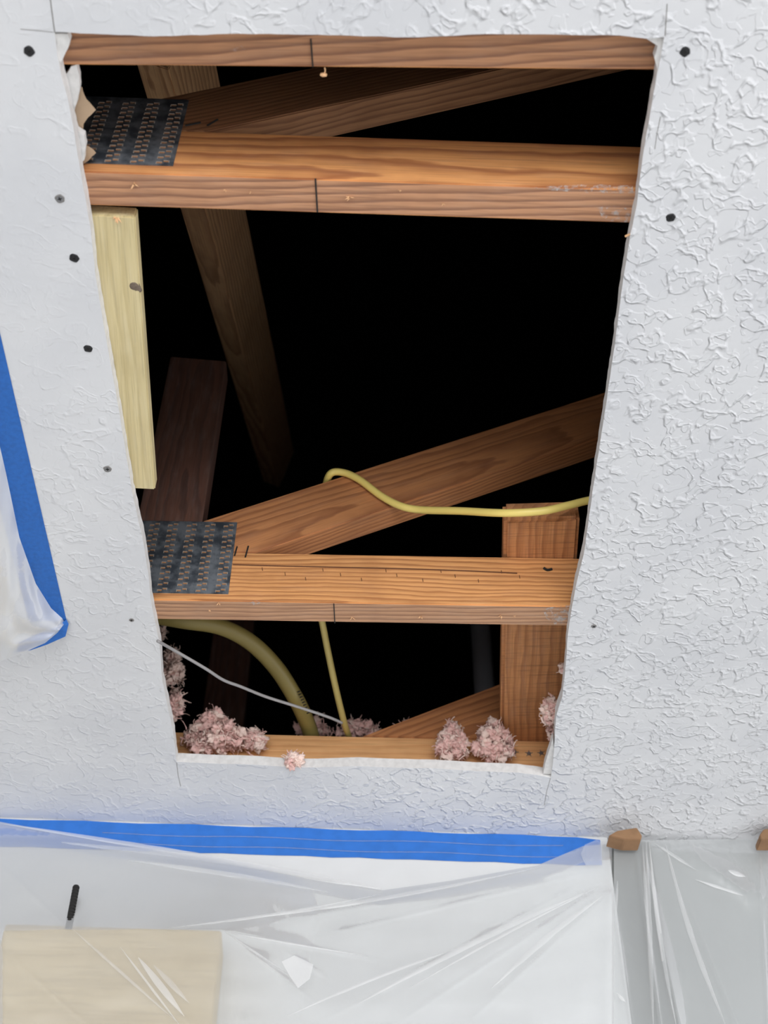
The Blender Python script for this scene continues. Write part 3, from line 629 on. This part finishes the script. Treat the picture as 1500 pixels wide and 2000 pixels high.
# tan box on the wall with black rod
zt_ = onwall(10, 1806)
bx0 = onwall(10, 1804, .07); bx1 = onwall(433, 1817, .07)
Mx = frame_M(bx0 - wn*.07, wdir, -wn); ht = .75; L0 = (bx1-bx0).dot(wdir)
rt = empty('wall_box', bx0 - wn*.07, 'flat tan panel box on the far wall behind the plastic', 'panel box')
bm = bmesh.new(); lp = Mx.inverted(); up = 1 if (lp.to_3x3() @ Vector((0, 0, 1))).z > 0 else -1
box(bm, 0, L0, -.07, 0, min(0, -ht*up), max(0, -ht*up)); bmesh.ops.bevel(bm, geom=bm.edges[:], offset=.002, segments=2, affect='EDGES')
mesh_obj('panel', bm, M_TAN, rt, Mx)
bm = bmesh.new(); P = [onwall(134, 1812, .072), onwall(138, 1785, .070), onwall(144, 1755, .068), onwall(149, 1731, .066)]; tube(bm, P, .0042, 12)
for k in range(14):
    c = P[0].lerp(P[-1], k/13.5); bmesh.ops.create_cone(bm, cap_ends=True, segments=12, radius1=.0050, radius2=.0050, depth=.0022, matrix=Matrix.Translation(c))
tag(mesh_obj('ribbed_rod', bm, M_DARK), 'black ribbed rod standing up from the tan panel box', 'rod')

# hanging sheet over the far wall: height field toward the room
def seg_d(p, a, b):
    ab = (b[0]-a[0], b[1]-a[1]); t = max(0, min(1, ((p[0]-a[0])*ab[0]+(p[1]-a[1])*ab[1])/(ab[0]**2+ab[1]**2)))
    q = (a[0]+ab[0]*t, a[1]+ab[1]*t); return math.hypot(p[0]-q[0], p[1]-q[1]), t
FOLDS = [((0,1610),(745,1738),16,.014),((80,1640),(700,1725),9,.008),((430,1818),(1180,1690),20,.016),((433,1816),(760,1880),16,.016),((433,1816),(620,1960),18,.012),
 ((140,1810),(360,2010),12,.008),((250,1850),(380,2010),8,.006),((0,1690),(130,1812),10,.010),((620,1830),(1160,1700),30,.013),((600,2010),(1150,1720),34,.016),((760,2010),(1165,1740),26,.014),
 ((900,2010),(1172,1760),22,.010),((560,1860),(640,1910),14,.008),((0,1850),(180,2010),14,.006)]
EDGE = [(-430,1586),(-80,1600),(0,1605),(200,1642),(380,1664),(560,1702),(745,1739),(880,1720),(1050,1690),(1140,1652),(1192,1648)]
def interp(tab, x):
    for a, b in zip(tab, tab[1:]):
        if a[0] <= x <= b[0]: return a[1]+(b[1]-a[1])*(x-a[0])/(b[0]-a[0])
    return tab[-1][1] if x > tab[-1][0] else tab[0][1]
def off_far(x, y):
    o = .008 + .02*min(1, max(0, (y-1660)/300))
    dx = max(0, x-433, 8-x); dy = max(0, 1815-y); d = math.hypot(dx, dy*1.2)
    o = max(o, .083-.00035*d if d > 0 else .083)
    for a, b, w_, h_ in FOLDS:
        d, t = seg_d((x, y), a, b); env = math.sin(math.pi*min(1, max(.08, t*.92+.04))); o += env*(h_*.15*math.exp(-(d/(w_*1.3*(.6+.8*t)))**2) + .0012*math.exp(-(d/4.0)**2))
    o += .003*noise.noise(Vector((x*.012, y*.02, 0)))
    if y < interp(EDGE, x)+30: o = .004 + (o-.004)*max(0, (y-interp(EDGE, x))/30)
    return max(o, .003)
bm = bmesh.new(); NX, NY = 400, 150; g = []
for i in range(NX+1):
    x = -420+(1195+420)*i/NX; y0 = interp(EDGE, x); col = []
    for j in range(NY+1):
        y = y0+(2260-y0)*(j/NY)**1.05; col.append(bm.verts.new(onwall(x, y, off_far(x, y))))
    g.append(col)
for i in range(NX):
    for j in range(NY): bm.faces.new((g[i][j], g[i+1][j], g[i+1][j+1], g[i][j+1]))
sh1 = tag(mesh_obj('plastic_sheet', bm, M_PL, smooth=True), 'wide clear plastic sheet hanging from the blue tape over the far wall', 'plastic sheet')
# right-hand sheet over the recess
FR = [((1250,1640),(1330,2010),7,.020),((1190,1700),(1235,2010),10,.012),((1270,1640),(1500,1760),14,.014),((1240,1650),(1290,2010),7,.010),((1340,1650),(1460,1755),6,.008),((1480,1640),(1500,2010),20,.012),((1300,1660),(1440,2010),24,.012)]
bm = bmesh.new(); g = []
for i in range(181):
    x = 1199+(1640-1182)*i/180; col = []
    ye = 1642-.012*(x-1182)
    for j in range(61):
        y = ye+(2260-ye)*j/60; o = .004
        for a, b, w_, h_ in FR:
            d, t = seg_d((x, y), a, b); o += (.25*h_*math.exp(-(d/(w_*1.5*(.6+1.0*t)))**2) + .0018*math.exp(-(d/4.5)**2))*min(1, .15+t*1.5)
        o += .006*noise.noise(Vector((x*.01, y*.006, 3)))+.006
        col.append(bm.verts.new(onwall(x, y, max(.002, o))))
    g.append(col)
for i in range(180):
    for j in range(60): bm.faces.new((g[i][j], g[i+1][j], g[i+1][j+1], g[i][j+1]))
sh2 = tag(mesh_obj('plastic_sheet', bm, M_PL2, smooth=True), 'cloudy grey-looking plastic sheet closing the recess right of the far wall', 'plastic sheet')
M_PALE_FILM = plastic('pale_highlight_film', .55, (.97, .97, .97), .3); M_PALE_FILM2 = plastic('pale_highlight_film_thin', .32, (.97, .97, .97), .3)  # pale film: fold highlights painted in, also the loose film bits
def highlight_crease(par, a, b, w, fn, m=None, bow=0):
    # painted highlight along a fold: slim pale tapering ribbon lying on the sheet
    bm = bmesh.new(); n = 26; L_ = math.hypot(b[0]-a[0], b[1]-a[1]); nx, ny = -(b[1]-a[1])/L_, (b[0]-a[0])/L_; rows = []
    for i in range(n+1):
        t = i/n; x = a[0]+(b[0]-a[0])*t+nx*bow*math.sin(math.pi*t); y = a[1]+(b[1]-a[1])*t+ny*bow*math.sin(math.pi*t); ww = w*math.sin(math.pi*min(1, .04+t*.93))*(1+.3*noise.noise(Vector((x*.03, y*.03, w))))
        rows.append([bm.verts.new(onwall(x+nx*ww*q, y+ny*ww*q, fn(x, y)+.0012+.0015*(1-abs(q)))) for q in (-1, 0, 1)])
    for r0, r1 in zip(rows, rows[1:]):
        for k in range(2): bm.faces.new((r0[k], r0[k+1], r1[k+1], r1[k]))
    mesh_obj('highlight_crease', bm, m or M_PALE_FILM, par, smooth=True)
for a, b, w_, m_, bw in (((0,1608),(745,1738),5,M_PALE_FILM,-4),((120,1645),(745,1737),9,M_PALE_FILM2,-6),((250,1680),(640,1742),5,M_PALE_FILM2,-3),((330,1812),(745,1746),3,M_PALE_FILM2,6),((420,1800),(1060,1692),4,M_PALE_FILM2,10),
  ((138,1812),(350,2000),3,M_PALE_FILM2,0),((270,1870),(360,1985),7,M_PALE_FILM,0),((235,1850),(352,2004),2.5,M_PALE_FILM,0),((300,1885),(370,1960),5,M_PALE_FILM2,0),((700,1960),(1150,1740),6,M_PALE_FILM2,-8),((800,1930),(1172,1730),3,M_PALE_FILM2,-5),((960,1930),(1176,1750),6,M_PALE_FILM2,-6),((440,1820),(560,1900),2.5,M_PALE_FILM2,0),((450,1822),(720,1868),3,M_PALE_FILM2,0),((560,1985),(900,1850),4,M_PALE_FILM2,-6)):
    highlight_crease(sh1, a, b, w_, off_far, m_, bw)
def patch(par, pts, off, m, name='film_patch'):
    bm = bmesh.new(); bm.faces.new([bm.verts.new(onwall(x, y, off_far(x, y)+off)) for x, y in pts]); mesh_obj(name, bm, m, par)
patch(sh1, [(550,1878),(575,1866),(612,1884),(605,1912),(582,1930),(565,1905)], .002, M_PALE_FILM)
patch(sh1, [(1134,1668),(1142,1650),(1165,1640),(1176,1644),(1176,1690),(1144,1690)], .003, M_PALE_FILM2)
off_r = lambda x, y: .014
for a, b, w_, m_, bw in (((1268,1645),(1322,2010),4,M_PALE_FILM,6),((1262,1645),(1276,2010),5,M_PALE_FILM2,0),((1206,1720),(1202,1790),3,M_PALE_FILM2,0),((1358,1718),(1460,1752),3,M_PALE_FILM,0),((1422,1700),(1456,1712),5,M_PALE_FILM,0),((1280,1648),(1360,1700),3,M_PALE_FILM2,0),((1255,1650),(1268,1850),3,M_PALE_FILM2,0),((1300,1650),(1420,2010),5,M_PALE_FILM2,8),((1205,1940),(1222,1958),3,M_PALE_FILM,0)):
    highlight_crease(sh2, a, b, w_, off_r, m_, bw)
def card(pts, label):
    bm = bmesh.new(); P = [onwall(x, y, .05) for x, y in pts]; v = [bm.verts.new(p) for p in P]; u = [bm.verts.new(p-wn*.03) for p in P]
    bm.faces.new(v); bm.faces.new(u[::-1])
    for i in range(len(v)): j = (i+1) % len(v); bm.faces.new((v[i], v[j], u[j], u[i]))
    bmesh.ops.bevel(bm, geom=bm.edges[:], offset=.001, segments=2, affect='EDGES')
    tag(mesh_obj('cardboard_scrap', bm, M_CARD), label, 'cardboard')
card([(1189,1632),(1206,1622),(1244,1616),(1254,1632),(1252,1640),(1220,1640)], 'brown cardboard scrap at the ceiling line beside the end of the blue tape')
card([(1484,1630),(1492,1619),(1530,1616),(1530,1640),(1486,1640)], 'brown cardboard scrap at the ceiling line by the right border')

# left plastic taped under the ceiling
def cz(px, py, dz=0): return at_z(px, py, HC-dz)
a0, a1 = cz(-70, 349, .0005), cz(130, 1212, .0005); d = (a1-a0).normalized(); s = Vector((-d.y, d.x, 0))
if s.x > 0: s = -s
bm = bmesh.new(); n = 30; rows = []
for i in range(n+1):
    p = a0.lerp(a1, i/n); q = p + s*1.88*IN
    wv = .0005*math.sin(i*1.3)
    rows.append([bm.verts.new(p), bm.verts.new(p.lerp(q, .33)-Vector((0, 0, .0006+wv))), bm.verts.new(p.lerp(q, .66)-Vector((0, 0, .0004-wv))), bm.verts.new(q-Vector((0, 0, .003)))])
for r0, r1 in zip(rows, rows[1:]):
    for k in range(3): bm.faces.new((r0[k], r0[k+1], r1[k+1], r1[k]))
# folded tail at the corner
tl = [cz(130, 1210, .002), cz(134, 1219, .004), cz(128, 1243, .008), cz(92, 1259, .016), cz(60, 1270, .022), cz(32, 1274, .026), cz(36, 1256, .026), cz(76, 1236, .020), cz(108, 1226, .010)]
bm.faces.new([bm.verts.new(p) for p in tl])
o = mesh_obj('painter_tape', bm, M_TAPEC); md = o.modifiers.new('solid', 'SOLIDIFY'); md.thickness = .0004
tag(o, 'blue masking tape strip on the ceiling by the left border with a folded corner', 'tape')
bm = bmesh.new(); E = [(-75,470),(-40,640),(-12,820),(12,925),(38,1050),(70,1140),(100,1188),(122,1208),(126,1218)]
E2 = [(-160,1330),(-120,1330),(-90,1320),(-60,1310),(-20,1300),(10,1288),(45,1275),(88,1256),(112,1236)]
g = []; NJ = 24
for i in range(41):
    t = i/40*(len(E)-1); k = min(int(t), len(E)-2); f = t-k
    ea = (E[k][0]+(E[k+1][0]-E[k][0])*f, E[k][1]+(E[k+1][1]-E[k][1])*f); eb = (E2[k][0]+(E2[k+1][0]-E2[k][0])*f, E2[k][1]+(E2[k+1][1]-E2[k][1])*f); row = []
    for j in range(NJ+1):
        u = j/NJ; x = ea[0]+(eb[0]-ea[0])*u; y = ea[1]+(eb[1]-ea[1])*u
        sag = .004+.05*math.sin(math.pi*min(1, u*.6+.02))*(1-.7*i/40)+.006*noise.noise(Vector((i*.25, j*.18, 1)))
        row.append(bm.verts.new(cz(x, y, max(.0035, sag))))
    g.append(row)
for i in range(40):
    for j in range(NJ): bm.faces.new((g[i][j], g[i+1][j], g[i+1][j+1], g[i][j+1]))
tag(mesh_obj('plastic_sheet', bm, M_PL3, smooth=True), 'white crumpled plastic sheet under the ceiling at the left border', 'plastic sheet')
